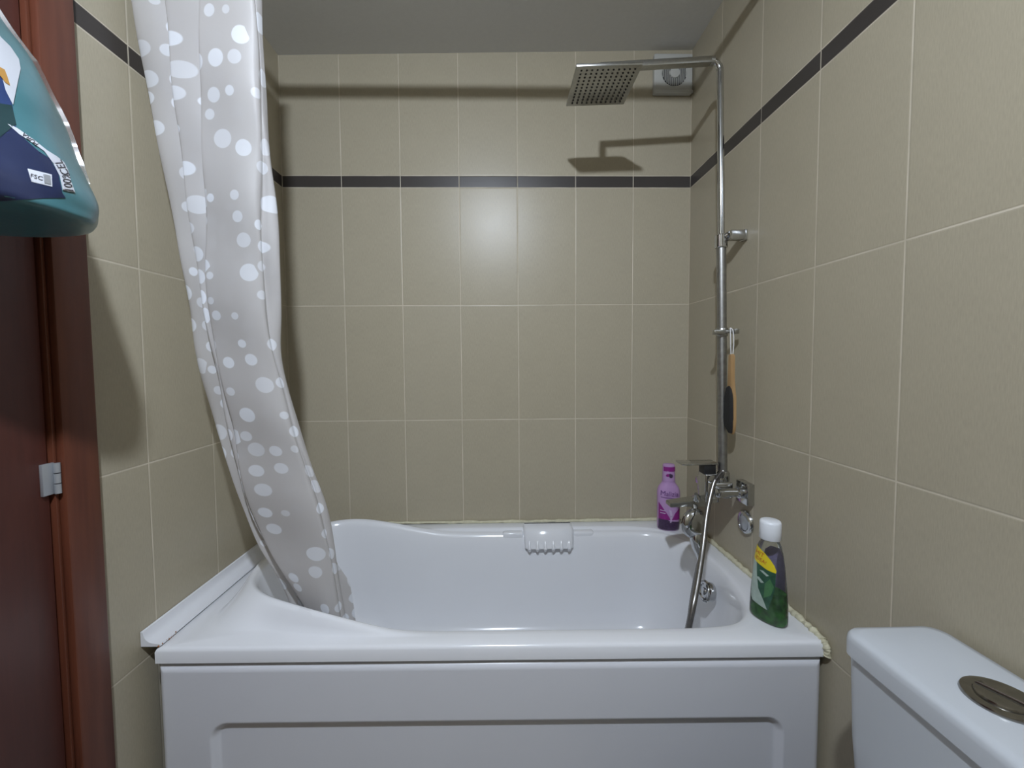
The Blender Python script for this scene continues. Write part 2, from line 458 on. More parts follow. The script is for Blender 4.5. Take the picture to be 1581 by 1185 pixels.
def inner(d, t):
    """point on the basin wall: d inward from the crest near the top, t = 0..1 towards the flat bottom"""
    out = []
    for i, p in enumerate(cl):
        x = p[0] - nrm[i].x * d; y = p[1] - nrm[i].y * d
        bx_ = .10 + (p[0] + .0) * .70; by_ = -.42 + (p[1] + .42) * .66
        g = t ** 2.2 * .55 + t * .45
        lean = max(0.0, min(1.0, (-.2 - p[0]) / .5))
        out.append((x + (bx_ - x) * g + lean * .06 * t, y + (by_ - y) * g, 0))
    return out
rings = [outer(.012, .497), outer(.0, .501), outer(.0, .530), outer(.003, .537), outer(.010, .540),
         off(.024, lambda z: .540, .006), off(.0205, lambda z: .540 + (z - .540) * .07, .005), off(.0165, lambda z: .540 + (z - .540) * .45, .003), off(.013, lambda z: .540 + (z - .540) * .82, .001),
         off(.008, lambda z: z - .001), off(.0, lambda z: z - .001), off(-.008, lambda z: z - .006)]
for d, zf, t in ((.015, .022, 0), (.020, .06, .03), (.024, .14, .10), (.028, .25, .22), (.03, .33, .36), (.032, .375, .52), (.034, .398, .70), (.034, .405, .85), (.034, .41, 1.0)):
    r_ = inner(d, t)
    rings.append([(q[0], q[1], p[2] - zf * (p[2] - .13) / .41) for q, p in zip(r_, cl)])
bm = bmesh.new()
loft(bm, rings, cap0=False, cap1=True)
for v in bm.verts: v.co.y *= 1.009 + .0195 * v.co.x
tb = obj('basin', bm, M['enamel'], tub, 50)
# moulded ribbed hand grip on the back edge
bm = bmesh.new()
rr = []
for z, yf, hx in ((.552, -.060, .100), (.550, -.098, .103), (.540, -.112, .106), (.505, -.126, .104), (.475, -.136, .101)):
    rr.append([(.243 - hx, -.055, z), (.243 - hx, yf + .012, z), (.243 - hx + .012, yf, z), (.243 + hx - .012, yf, z), (.243 + hx, yf + .012, z), (.243 + hx, -.055, z)])
loft(bm, rr)
for k in range(6):
    x = .243 - .083 + k * .0332
    tube(bm, [(x, -.110, .515), (x, -.124, .500), (x, -.134, .474), (x, -.128, .463)], [.004, .006, .0085, .005], 10)
for sx in (-1, 1):
    bx(bm, .243 + sx * .150 - .045, .243 + sx * .150 + .045, -.100, -.066, .500, .531, .010, 3)
obj('hand_grip', bm, M['enamel'], tub, 50)
# overflow fitting on the right-hand basin wall
bm = bmesh.new()
oc = (.739, -.465, .468); oax = (-1, -.06, .22)
lathe(bm, [(.010, -.02), (.031, -.02), (.033, .004), (.030, .009), (.024, .010), (.021, .006), (.012, .006), (.010, .010), (.004, .011)], oc, oax, 28)
ov = obj('overflow_cover', bm, M['chrome'], tub); ov['label'] = 'round chrome overflow cover'
bm = bmesh.new()
lathe(bm, [(.0335, .002), (.036, .003), (.0335, .005)], oc, oax, 28, cap=False)
obj('overflow_ring', bm, M['chrome'], ov)

# apron panel with a sunk rounded field
panel = thing('apron_panel', (0.02, -0.80, 0), 'white bathtub front panel with a sunken rounded field', 'bath panel')
bm = bmesh.new()
PX0, PX1, PZ0, PZ1, PY = -.835, .864, .012, .493, -.813
def sm(a, b, x):
    t = max(0.0, min(1.0, (x - a) / (b - a))); return t * t * (3 - 2 * t)
def inset_depth(x, z):
    top = .343 - .012 * (0)
    cx_, cz_, hx_, hz_, r_ = .030, .214, .735, .126, .045
    qx = abs(x - cx_) - (hx_ - r_); qz = abs(z - cz_) - (hz_ - r_)
    d = math.hypot(max(qx, 0), max(qz, 0)) + min(max(qx, qz), 0) - r_
    return .016 * (1 - sm(-.016, .002, d)), d
def edge(x, z):
    e = min(x - PX0, PX1 - x, PZ1 - z, z - PZ0); r = .020
    return r - math.sqrt(max(0, r * r - (r - min(e, r)) ** 2))
def axisv(a, b, marks, base):
    v = set()
    k = int((b - a) / base)
    for i in range(k + 1): v.add(round(a + (b - a) * i / k, 5))
    for m_, w, s in marks:
        i = -w
        while i <= w:
            if a <= m_ + i <= b: v.add(round(m_ + i, 5))
            i += s
    return sorted(v)
xs = axisv(PX0, PX1, [(PX0, .022, .002), (PX1, .022, .002), (-.69, .035, .003), (.75, .035, .003)], .03)
zs = axisv(PZ0, PZ1, [(PZ0, .016, .002), (PZ1, .022, .002), (.333, .04, .0025), (.10, .03, .004)], .02)
grid = [[bm.verts.new((x, PY + inset_depth(x, z)[0] + edge(x, z), z)) for x in xs] for z in zs]
for j in range(len(zs) - 1):
    for i in range(len(xs) - 1): bm.faces.new((grid[j][i], grid[j][i + 1], grid[j + 1][i + 1], grid[j + 1][i]))
border = [grid[0][i] for i in range(len(xs))] + [grid[j][-1] for j in range(1, len(zs))] + [grid[-1][i] for i in range(len(xs) - 2, -1, -1)] + [grid[j][0] for j in range(len(zs) - 2, 0, -1)]
bk_ = [bm.verts.new((v.co.x, PY + .03, v.co.z)) for v in border]
for k in range(len(border)):
    bm.faces.new((border[k], bk_[k], bk_[(k + 1) % len(bk_)], border[(k + 1) % len(border)]))
bmesh.ops.recalc_face_normals(bm, faces=bm.faces[:])
for v in bm.verts: v.co.y *= 1.009 + .0195 * v.co.x
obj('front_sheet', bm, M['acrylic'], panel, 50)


# white cove strip sealing the left gap, brown at its near end
st = thing('sealing_strip', (-.855, -.40, .541), 'white plastic cove strip between bathtub and left wall, rusty near end', 'sealing strip')
prof = [(-.8735, .580), (-.868, .579), (-.865, .566), (-.860, .558), (-.851, .552), (-.838, .549), (-.826, .5475), (-.824, .5435), (-.826, .5415), (-.852, .5415), (-.8735, .542)]
bm = bmesh.new()
ys_ = [-.803, -.70, -.60, -.50, -.40, -.30, -.20, -.10, -.004]
loft(bm, [[(x + (0 if x < -.86 else random.uniform(-.0008, .0008)), y, z) for x, z in prof] for y in ys_])
obj('cove_profile', bm, M['pvc'], st, 40)
bm = bmesh.new()
for k in range(16):
    y = -.803 + .0035 * k; r = .0035 * random.uniform(.5, 1.0)
    bmesh.ops.create_icosphere(bm, subdivisions=1, radius=r, matrix=Matrix.Translation((-.826 - random.uniform(0, .006) * (1 - k / 16), y, .5425 + random.uniform(-.002, .003))))
rs = obj('rust_stain', bm, M['rust'], st); rs['label'] = 'rusty brown stain at the near end of the strip'

def caulk(name, path, r, label):
    pts = catmull(path, 14)
    rads = [(r * random.uniform(.7, 1.3)) for _ in pts]
    pts = [(p[0] + random.uniform(-1, 1) * r * .12, p[1], p[2] + random.uniform(-1, 1) * r * .15) for p in pts]
    bm = bmesh.new(); tube(bm, pts, rads, 8)
    o = obj(name, bm, M['caulk'], None, 60)
    return tag(o, label, 'sealant')
caulk('sealant_bead', [(-.62, -.006, .545), (-.4, -.006, .545), (0, -.006, .543), (.3, -.006, .543), (.6, -.006, .543), (.865, -.006, .543)], .007, 'yellowed sealant line between bathtub and the far back wall')
caulk('sealant_bead', [(.868, -.01, .543), (.868, -.2, .543), (.868, -.4, .543), (.868, -.55, .542), (.867, -.66, .543), (.866, -.74, .542), (.866, -.80, .541), (.866, -.836, .530), (.867, -.840, .506)],
      .009, 'lumpy yellowed sealant line between bathtub and right wall, thick near end')

# ------------------------------------------------------------------ shower curtain and rod
rod = thing('curtain_rod', (0, -.80, 2.43), 'white curtain rod under the ceiling holding up the dotted curtain', 'curtain rod')
bm = bmesh.new(); tube(bm, [(XL + .002, -.80, 2.43), (XR - .002, -.80, 2.43)], .016, 20); obj('rod_tube', bm, M['plastic'], rod)
for sx in (-1, 1):
    bm = bmesh.new(); lathe(bm, [(.028, 0), (.028, .008), (.018, .016)], (sx * .8745, -.80, 2.43), (-sx, 0, 0), 24); obj('end_flange', bm, M['plastic'], rod)

CURT = [(2.398, -.800, -.868, -.745, -.630, -.530, -.524), (2.308, -.800, -.866, -.749, -.643, -.534, -.527), (2.131, -.785, -.850, -.752, -.660, -.533, -.530), (1.988, -.773, -.841, -.755, -.673, -.537, -.533),
        (1.84, -.761, -.824, -.751, -.685, -.542, -.535), (1.687, -.749, -.812, -.746, -.688, -.553, -.531), (1.592, -.74, -.803, -.744, -.696, -.56, -.531),
        (1.495, -.731, -.797, -.741, -.706, -.566, -.534), (1.396, -.722, -.792, -.736, -.711, -.567, -.541), (1.294, -.712, -.786, -.728, -.706, -.561, -.548),
        (1.189, -.701, -.774, -.714, -.694, -.544, -.536), (1.081, -.69, -.754, -.704, -.68, -.523, -.516), (.97, -.678, -.73, -.693, -.672, -.498, -.490),
        (.855, -.665, -.709, -.673, -.655, -.470, -.462), (.736, -.651, -.676, -.636, -.620, -.453, -.446), (.613, -.637, -.626, -.578, -.565, -.443, -.436), (.484, -.621, -.585, -.530, -.515, -.433, -.424), (.36, -.60, -.56, -.50, -.49, -.43, -.415)]
rows = catmull(CURT, 6)
def cross(z, y, L, A, B, I, Rr):
    w = max(.010, I - B)
    k = [(L, .032), (L + .004, .020), ((L + A) / 2 - .01, .016), (A - .004, .026), (A + .011, .034), (A + .010, .016), (A, .002), (A + .004, -.004), ((A + B) / 2, -.002), (B - .003, .006), (B + .008, .008),
         (B + .006, -.008), (B, -.016), (B + .006, -.021), (B + w * .35, -.026), (B + w * .7, -.030), (I - .010, -.024), (I, -.016), (I - .001, -.006), ((I + Rr) / 2, -.004), (Rr, .004), (Rr - .004, .016),
         (Rr - .04 + .055 * max(0.0, min(1.0, (.70 - z) / .10)), .030), (B + .02, .040), (A + .02, .052), (L + .03, .046)]
    return [(x, y + d, z) for x, d in k]
bm = bmesh.new()
uvl = bm.loops.layers.uv.new('UVMap')
cv = []
for j, r_ in enumerate(rows):
    pts = catmull(cross(*r_), 4)
    amp = .0030
    cv.append([Vector((max(p[0], -.8685) + amp * math.sin(9 * p[2] + i * .31) * .5, p[1] + amp * math.sin(23 * p[2] + i * .17), p[2])) for i, p in enumerate(pts)])
nc = len(cv[0])
ulen = [0.0]
refs = [cv[k] for k in (20, 40, 60)]
for i in range(1, nc): ulen.append(ulen[-1] + sum((r_[i] - r_[i - 1]).length for r_ in refs) / len(refs))
vlen = [0.0]
for j in range(1, len(cv)): vlen.append(vlen[-1] + (cv[j][60] - cv[j - 1][60]).length)
vv = [[bm.verts.new(p) for p in r_] for r_ in cv]
for j in range(len(cv) - 1):
    for i in range(nc - 1):
        f = bm.faces.new((vv[j][i], vv[j + 1][i], vv[j + 1][i + 1], vv[j][i + 1]))
        for lp, (a, b) in zip(f.loops, ((j, i), (j + 1, i), (j + 1, i + 1), (j, i + 1))): lp[uvl].uv = (ulen[b], -vlen[a])
curt = obj('shower_curtain', bm, M['film'], None, 80)
for x_ in (-.845, -.785, -.725, -.665, -.605, -.548):
    bm = bmesh.new()
    tube(bm, [(x_ + .004 * math.sin(a), -.80 + .0195 * math.sin(a), 2.4275 + .027 * math.cos(a)) for a in [R(-165 + 330 * k / 24) for k in range(25)]], .0024, 8)
    obj('hanging_ring', bm, M['plastic'], curt)
tag(curt, 'translucent grey shower curtain with white dots, gathered at the left and trailing into the bathtub', 'shower curtain')
# ------------------------------------------------------------------ shower column on the right wall
colm = thing('shower_column', (.875, -.41, .85), 'chrome shower column with square rain head on the right wall', 'shower')
def pipe_at(z): 
    t = (z - .83) / (2.22 - .83); return (.822 + (.797 - .822) * t, -.407 + .015 * t, z)
bm = bmesh.new(); tube(bm, [pipe_at(.80), pipe_at(1.2), pipe_at(1.672)], .0155, 20); obj('lower_pipe', bm, M['pipe'], colm)
bm = bmesh.new()
top = pipe_at(2.232)
arc = [(top[0] - .032 * (1 - math.cos(a)), top[1], top[2] + .032 * math.sin(a)) for a in [R(10 * k) for k in range(10)]]
tube(bm, [pipe_at(1.66), pipe_at(1.9), top] + arc[1:-1] , .0108, 18)
obj('upper_pipe', bm, M['chrome'], colm)
ax_z = top[2] + .032
bm = bmesh.new()
bx(bm, .385, .772, top[1] - .0135, top[1] + .0135, ax_z - .0105, ax_z + .0105, .003)
for v in bm.verts: v.co.z -= (.772 - v.co.x) * .062
lathe(bm, [(.0150, 0), (.0150, .012)], (.762, top[1], ax_z), (1, 0, 0), 20)
obj('shower_arm', bm, M['satin'], colm)
HX, HY, HZ = .392, top[1] - .012, 2.170
bm = bmesh.new()
bx(bm, HX - .104, HX + .104, HY - .104, HY + .104, HZ, HZ + .010, .002)
bx(bm, HX - .09, HX + .09, HY - .09, HY + .09, HZ + .009, HZ + .015, .003)
lathe(bm, [(.022, .013), (.020, .022), (.011, .030), (.012, .045), (.012, .062), (.009, .070)], (HX, HY + .006, HZ), (0, 0, 1), 24)
tilt = lambda b_: [setattr(v.co, 'z', v.co.z + (v.co.x - HX) * .036) for v in b_.verts]
tilt(bm)
hd = obj('rain_head', bm, M['satin'], colm)
bm = bmesh.new()
for i in range(11):
    for j in range(11):
        lathe(bm, [(.0034, .001), (.0030, -.002), (.0016, -.003)], (HX - .085 + .017 * i, HY - .085 + .017 * j, HZ), (0, 0, 1), 8)
tilt(bm)
nz = obj('nozzle_field', bm, M['rubber'], hd)
# wall bracket and slider
bm = bmesh.new()
bx(bm, .818, .868, -.440, -.410, 1.659, 1.691, .004); bx(bm, .864, .8748, -.440, -.408, 1.657, 1.693, .003)
px_, py_, _ = pipe_at(1.665)
lathe(bm, [(.0185, -.022), (.0205, -.020), (.0205, .020), (.0185, .022)], (px_, py_, 1.662), (0, 0, 1), 24)
tube(bm, [(px_ + .005, py_ - .016, 1.675), (px_ + .012, py_ - .022, 1.680)], .009, 14)
obj('wall_bracket', bm, M['chrome'], colm)
bm = bmesh.new()
sx_, sy2, _ = pipe_at(1.352)
lathe(bm, [(.018, -.014), (.0195, -.012), (.0195, .012), (.018, .014)], (sx_, sy2, 1.352), (0, 0, 1), 24)
bx(bm, .772, sx_, sy2 - .030, sy2 - .010, 1.343, 1.359, .004)
tube(bm, [(sx_, sy2 - .022, 1.353), (.838, sy2 - .030, 1.353)], .007, 12)
bx(bm, .834, .850, sy2 - .044, sy2 - .020, 1.344, 1.361, .003)
sld = obj('slide_holder', bm, M['satin'], colm)

# ------------------------------------------------------------------ bath mixer tap
mx = thing('bath_mixer_tap', (.875, -.40, .81), 'chrome single lever bath mixer on the right wall behind the hand shower', 'tap')
bm = bmesh.new()
bx(bm, .757, .836, -.452, -.352, .782, .838, .007, 3)
bx(bm, .750, .800, -.430, -.372, .760, .862, .006, 3)
lathe(bm, [(.019, 0), (.021, .004), (.021, .030), (.018, .036)], (.822, -.407, .832), (0, 0, 1), 24)
lathe(bm, [(.017, 0), (.017, .012), (.012, .018)], (.785, -.452, .806), (0, -1, 0), 22)
obj('mixer_body', bm, M['chrome'], mx)
for y in (-.325, -.475):
    bm = bmesh.new(); bx(bm, .850, .8748, y - .034, y + .034, .776, .848, .003)
    e_ = obj('wall_plate', bm, M['chrome'], mx)
    bm = bmesh.new(); lathe(bm, [(.014, 0), (.014, .058), (.020, .062), (.020, .080)], (.775, y, .812), (1, 0, 0), 22)
    bx(bm, .768, .790, min(y, -.40) + (0 if y > -.4 else -.012), max(y, -.40) + (.012 if y > -.4 else 0), .800, .824, .004)
    obj('inlet_union', bm, M['chrome'], mx)
bm = bmesh.new(); bx(bm, .668, .797, -.428, -.374, .893, .900, .0025)
lv = obj('lever', bm, M['chrome'], mx)
bm = bmesh.new(); bx(bm, .749, .790, -.423, -.380, .858, .8935, .003); k_ = obj('lever_neck', bm, M['darkchrome'], lv); k_['label'] = 'black lever neck'
bm = bmesh.new()
loft(bm, [[(.760, -.428, .772), (.760, -.372, .772), (.760, -.372, .748), (.760, -.428, .748)], [(.700, -.426, .766), (.700, -.374, .766), (.700, -.374, .748), (.700, -.426, .748)],
          [(.632, -.422, .758), (.632, -.378, .758), (.632, -.378, .744), (.632, -.422, .744)]])
bmesh.ops.bevel(bm, geom=bm.edges[:], offset=.002, segments=2, affect='EDGES')
obj('spout', bm, M['satin'], mx)
bm = bmesh.new()
lathe(bm, [(.012, 0), (.014, .004), (.014, .016), (.009, .022), (.006, .034)], (.722, -.428, .772), (-.35, -.5, .8), 18)
obj('diverter_knob', bm, M['chrome'], mx)
bm = bmesh.new()
tube(bm, [(.716, -.420, .750), (.714, -.430, .738), (.712, -.436, .728)], .012, 14)
obj('handset_hook', bm, M['chrome'], mx)

# ------------------------------------------------------------------ hand shower and hose
hs = thing('hand_shower', (.71, -.45, .70), 'small round chrome hand shower hanging under the bath mixer, with long metal hose', 'hand shower')
bm = bmesh.new()
ax_ = Vector((.20, -.97, .05)).normalized()
hc = Vector((.706, -.452, .698))
lathe(bm, [(.012, .015), (.030, .013), (.044, .007), (.0490, 0), (.0500, -.006), (.048, -.010), (.040, -.011), (.001, -.011)], hc, ax_, 36)
obj('spray_head', bm, M['chrome'], hs)
bm = bmesh.new()
lathe(bm, [(.0495, -.010), (.0513, -.004), (.0495, -.001)], hc, ax_, 36, cap=False)
obj('rim_ring', bm, M['chrome'], hs)
bm = bmesh.new()
tube(bm, catmull([(.709, -.450, .664), (.712, -.452, .640), (.718, -.456, .612), (.722, -.458, .590), (.724, -.460, .566)], 4), [.016, .018, .020, .0215, .022, .0222, .022, .0215, .0205, .019, .0175, .016, .0145, .013, .011, .009, .009], 18)
obj('handle', bm, M['chrome'], hs)
hp = catmull([(.800, -.436, .846), (.797, -.452, .872), (.789, -.462, .878), (.776, -.466, .866), (.757, -.470, .838), (.720, -.505, .756), (.687, -.55, .670), (.660, -.588, .620), (.633, -.625, .575), (.606, -.658, .530), (.592, -.662, .47), (.590, -.630, .36), (.600, -.58, .25), (.62, -.54, .185), (.66, -.50, .19),
              (.680, -.468, .27), (.688, -.460, .36), (.700, -.460, .46), (.715, -.460, .545), (.724, -.460, .572)], 22)
bm = bmesh.new()
tube(bm, hp, [(1.0 if i % 2 else .86) * (.0068 + .0030 * min(1.0, i / 160)) for i in range(len(hp))], 12)
obj('hose', bm, M['hosemetal'], hs, 70)['label'] = 'ribbed metal hose'
bm = bmesh.new()
lathe(bm, [(.010, 0), (.0115, .003), (.0115, .014), (.009, .018)], (.800, -.434, .836), (-.1, -.2, 1), 18)
obj('hose_nut', bm, M['chrome'], hs)

# round chrome cap on the right wall
bm = bmesh.new()
lathe(bm, [(.041, 0), (.041, .004), (.036, .010), (.029, .011), (.027, .007), (.010, .010), (.001, .011)], (.8745, -.467, .706), (-1, 0, 0), 36)
t_ = thing('wall_cap', (.875, -.467, .706), 'round chrome cap on the right wall under the mixer', 'wall cap')
obj('cap_disc', bm, M['chrome'], t_)
bm = bmesh.new(); lathe(bm, [(.024, 0), (.024, .003), (.020, .006), (.001, .008)], (.867, -.467, .704), (-1, 0, 0), 30)
c_ = obj('cap_centre', bm, M['hinge'], t_); c_['label'] = 'pale centre of the chrome cap'

# ------------------------------------------------------------------ bamboo brush on a string
br = thing('bath_brush', (.822, -.447, 1.0), 'thin bamboo brush with black pad hanging by white string from the shower pipe', 'brush')
BY = -.447
def flat_loft(pts):   # z, x0, x1, half-width
    return [[(x0, BY - w, z), (x1, BY - w, z), (x1, BY + w, z), (x0, BY + w, z)] for z, x0, x1, w in pts]
bm = bmesh.new()
loft(bm, flat_loft([(1.276, .819, .829, .005), (1.270, .817, .831, .009), (1.20, .816, .831, .010), (1.16, .817, .832, .013), (1.13, .821, .833, .019), (1.05, .822, .833, .021), (1.02, .824, .833, .018), (1.004, .827, .831, .010)]))
bmesh.ops.bevel(bm, geom=bm.edges[:], offset=.0015, segments=2, affect='EDGES')
obj('handle', bm, M['bamboo'], br)['label'] = 'bamboo handle'
bm = bmesh.new()
loft(bm, flat_loft([(1.168, .8165, .8185, .006), (1.160, .8125, .8205, .012), (1.13, .8105, .8215, .018), (1.06, .8100, .8225, .020), (1.03, .813, .8235, .017), (1.008, .821, .826, .008)]))
obj('pad', bm, M['pad'], br)['label'] = 'black pad'
bm = bmesh.new()
tube(bm, catmull([(.8215, BY, 1.262), (.8185, BY - .002, 1.31), (.820, BY + .004, 1.352), (.824, BY + .012, 1.3635), (.829, BY + .004, 1.352), (.8285, BY - .002, 1.31), (.826, BY, 1.262)], 6), .0016, 8)
obj('string', bm, M['cord'], br)['label'] = 'white string loop'

# ------------------------------------------------------------------ extractor fan on the back wall
fan = thing('extractor_fan', (.79, 0, 2.45), 'square white extractor fan high in the right corner of the back wall', 'fan')
bm = bmesh.new()
FX0, FX1, FZ0, FZ1 = .704, .868, 2.383, 2.545
bx(bm, FX0, FX1, -.024, -.001, FZ0, FZ1, .005, 3)
obj('cover', bm, M['plastic'], fan)
fcx, fcz = .789, 2.463
bm = bmesh.new(); lathe(bm, [(.052, 0), (.052, .0016)], (fcx, -.0238, fcz), (0, -1, 0), 40); g_ = obj('grille_opening', bm, M['dark'], fan)
bm = bmesh.new()
for k in range(13):
    x = fcx - .048 + .008 * k
    h = math.sqrt(max(0, .051 ** 2 - (x - fcx) ** 2))
    if h > .008: bx(bm, x - .0016, x + .0016, -.0282, -.0252, fcz - h, fcz + h)
obj('grille_bars', bm, M['plastic'], fan, None)
bm = bmesh.new(); lathe(bm, [(.022, 0), (.021, .004), (.001, .006)], (fcx, -.0280, fcz), (0, -1, 0), 30); obj('hub_cap', bm, M['plastic'], fan)
bm = bmesh.new(); bx(bm, FX0 + .004, FX1 + .002, -.028, -.0235, FZ0 - .001, FZ0 + .012, .002); obj('lower_lip', bm, M['plastic'], fan)

# ------------------------------------------------------------------ bottles
def oval_bottle(prof, n=44, power=2.3):
    """prof: (z, half width, half depth); returns surface function and rings in local space"""
    def at(zq):
        for a, b in zip(prof, prof[1:]):
            if a[0] <= zq <= b[0]:
                t = (zq - a[0]) / max(1e-9, b[0] - a[0]); return a[1] + (b[1] - a[1]) * t, a[2] + (b[2] - a[2]) * t
        return prof[-1][1:] if zq > prof[-1][0] else prof[0][1:]
    def pt(ang, z, grow=0.0):
        hx, hy = at(z); hx += grow; hy += grow
        c, s = math.cos(ang), math.sin(ang)
        return Vector((hx * math.copysign(abs(c) ** (2 / power), c), hy * math.copysign(abs(s) ** (2 / power), s), z))
    rings = [[pt(2 * math.pi * k / n, z) for k in range(n)] for z, _, _ in prof]
    return rings, pt
def placed(rings, T): return [[T @ Vector(p) for p in r] for r in rings]
def mapper(pt, T, grow, side=-1):
    """print coordinate (s, z): s metres across the front (-y) face"""
    def f(s, z):
        lo, hi = R(180.0), R(360.0)
        if side > 0: lo, hi = R(180), R(0)
        for _ in range(26):
            mid = (lo + hi) / 2
            if pt(mid, z, grow).x < s: lo = mid
            else: hi = mid
        return T @ pt((lo + hi) / 2, z, grow)
    return f
# purple shower-gel bottle in the far right corner
T1 = Matrix.Translation((.752, -.104, .5405)) @ Matrix.Rotation(R(-8), 4, 'Z') @ Matrix.Diagonal((1, 1, 1.07, 1))
pb = thing('shampoo_bottle', (.752, -.104, .5405), 'purple shampoo bottle with printed label on the far right bathtub corner', 'bottle')
prof1 = catmull([(0, .036, .024), (.004, .042, .029), (.02, .045, .031), (.08, .0455, .031), (.125, .046, .031), (.150, .0465, .031), (.168, .041, .029), (.180, .032, .026), (.188, .0268, .0245), (.193, .0262, .0242)], 5)
r1, pt1 = oval_bottle(prof1)
bm = bmesh.new(); loft(bm, placed(r1, T1)); obj('bottle_body', bm, M['lilac'], pb, 50)
capp = [(.1935, .0255, .0235), (.196, .0258, .0238), (.252, .0245, .0228), (.258, .0232, .0215), (.260, .019, .017)]
r1c, pt1c = oval_bottle(capp)
bm = bmesh.new(); loft(bm, placed(r1c, T1)); cap1 = obj('cap', bm, M['lilac'], pb, 50)
f1 = mapper(pt1, T1, .0007); f1b = mapper(pt1, T1, .0013); f1c = mapper(pt1c, T1, .0008)
patch('label_magenta', [(-.043, .045), (-.043, .112), (-.034, .100), (-.020, .080), (-.004, .058), (.000, .050), (.010, .050), (.020, .070), (.034, .085), (.043, .092), (.043, .045)], f1, M['magenta'], pb, .004)
patch('label_fruit', [(-.043, .006), (-.043, .046), (-.01, .046), (.0, .040), (.012, .040), (.043, .036), (.043, .008), (.02, .004), (-.02, .004)], f1, M['berry'], pb, .004)
patch('label_swoosh', [(-.005, .088), (.006, .082), (.009, .060), (.006, .036), (.000, .034), (.002, .060), (-.002, .075)], f1b, M['palelilac'], pb, .004)
lettering('printed_brand', 'Malizia', .027, f1b, M['purpleink'], pb, (-.002, .1475), R(-3), .005)
patch('label_underline', [(-.036, .1325), (.034, .1285), (.034, .1310), (-.036, .1350)], f1b, M['purpleink'], pb, .005)
for z0 in (.080, .070): patch('printed_line', [(-.038, z0), (-.018, z0 - .001), (-.018, z0 + .002), (-.038, z0 + .003)], f1b, M['palelilac'], pb, .005)
patch('cap_band', [(-.0235, .234), (.0235, .234), (.0235, .252), (-.0235, .252)], f1c, M['magenta'], cap1, .003)
def blob(cx, cy, rx_, ry_, rot=0, n=16):
    return [(cx + rx_ * math.cos(a) * math.cos(rot) - ry_ * math.sin(a) * math.sin(rot), cy + rx_ * math.cos(a) * math.sin(rot) + ry_ * math.sin(a) * math.cos(rot)) for a in [2 * math.pi * k / n for k in range(n)]]
patch('cap_berry_print', blob(-.008, .219, .008, .006, .3), f1c, M['magenta'], cap1, .003)
patch('cap_berry_print', blob(.004, .217, .008, .008, .9), mapper(pt1c, T1, .0013), M['berry'], cap1, .003)
patch('cap_leaf_print', [(-.004, .224), (.002, .228), (.001, .222)], mapper(pt1c, T1, .0016), M['ink'], cap1, .003)

# green soap bottle on the near right corner
T2 = Matrix.Translation((.780, -.738, .5405)) @ Matrix.Rotation(R(-64), 4, 'Z')
gb = thing('soap_bottle', (.784, -.738, .5405), 'clear bottle half full of green liquid, white cap, on the near right bathtub corner', 'bottle')
prof2 = catmull([(0, .043, .024), (.005, .048, .0275), (.02, .0495, .029), (.07, .0475, .029), (.12, .0425, .028), (.165, .037, .0268), (.195, .031, .0258), (.212, .026, .0245), (.222, .0205, .0205), (.228, .0195, .0195), (.236, .0195, .0195)], 4)
r2, pt2 = oval_bottle(prof2)
bm = bmesh.new(); loft(bm, placed(r2, T2)); obj('bottle_body', bm, M['clear'], gb, 50)
lq = [(max(.0015, z), hx - .0022, hy - .0022) for z, hx, hy in prof2 if z < .085] + [(.086, .0440, .0262)]
rl, _ = oval_bottle(lq)
bm = bmesh.new(); loft(bm, placed(rl, T2)); obj('green_liquid', bm, M['liquid'], gb, 50)
capz = [(.2275, .0255, .0255), (.229, .0268, .0268), (.272, .0262, .0262), (.277, .0245, .0245), (.279, .021, .021)]
rc, _ = oval_bottle(capz, power=2.0)
bm = bmesh.new(); loft(bm, placed(rc, T2)); obj('cap', bm, M['cap'], gb, 50)['label'] = 'white screw cap'
f2 = mapper(pt2, T2, .0006); f2b = mapper(pt2, T2, .0012); f2c = mapper(pt2, T2, .0018)
f2back = mapper(pt2, T2, -.0012, side=1)
patch('back_label', [(-.030, .050), (.030, .050), (.031, .150), (.024, .185), (.012, .198), (-.012, .198), (-.024, .185), (-.031, .150)], f2back, M['backlabel'], gb, .004)
patch('front_label', [(-.036, .062), (-.030, .048), (.016, .040), (.020, .060), (.026, .080), (.030, .110), (.030, .150), (-.034, .168)], f2, M['labelgreen'], gb, .004)
patch('label_leaf', [(-.036, .062), (-.030, .048), (.014, .041), (.002, .066), (-.012, .090), (-.018, .130), (-.020, .160), (-.034, .166)], f2b, M['palegreen'], gb, .004)
patch('label_leaf', [(.004, .070), (.022, .085), (.028, .110), (.018, .128), (.006, .110)], f2b, M['leaf'], gb, .004)
patch('label_leaf', [(-.022, .120), (-.004, .108), (.004, .112), (-.010, .122)], f2c, M['palegreen'], gb, .004)
patch('label_leaf', [(-.010, .142), (.010, .132), (.016, .136), (.0, .144)], f2c, M['palegreen'], gb, .004)
patch('yellow_flash', [(-.035, .164), (-.015, .158), (.010, .150), (.030, .147), (.031, .153), (.026, .167), (.017, .180), (.004, .192), (-.012, .201), (-.026, .205), (-.030, .203)], f2b, M['yellow'], gb, .004)
lettering('flash_print', 'HIT', .017, f2c, M['red'], gb, (-.012, .1865), R(-12), .004)
lettering('flash_print', 'IDEA!', .014, f2c, M['red'], gb, (-.008, .1700), R(-12), .004)

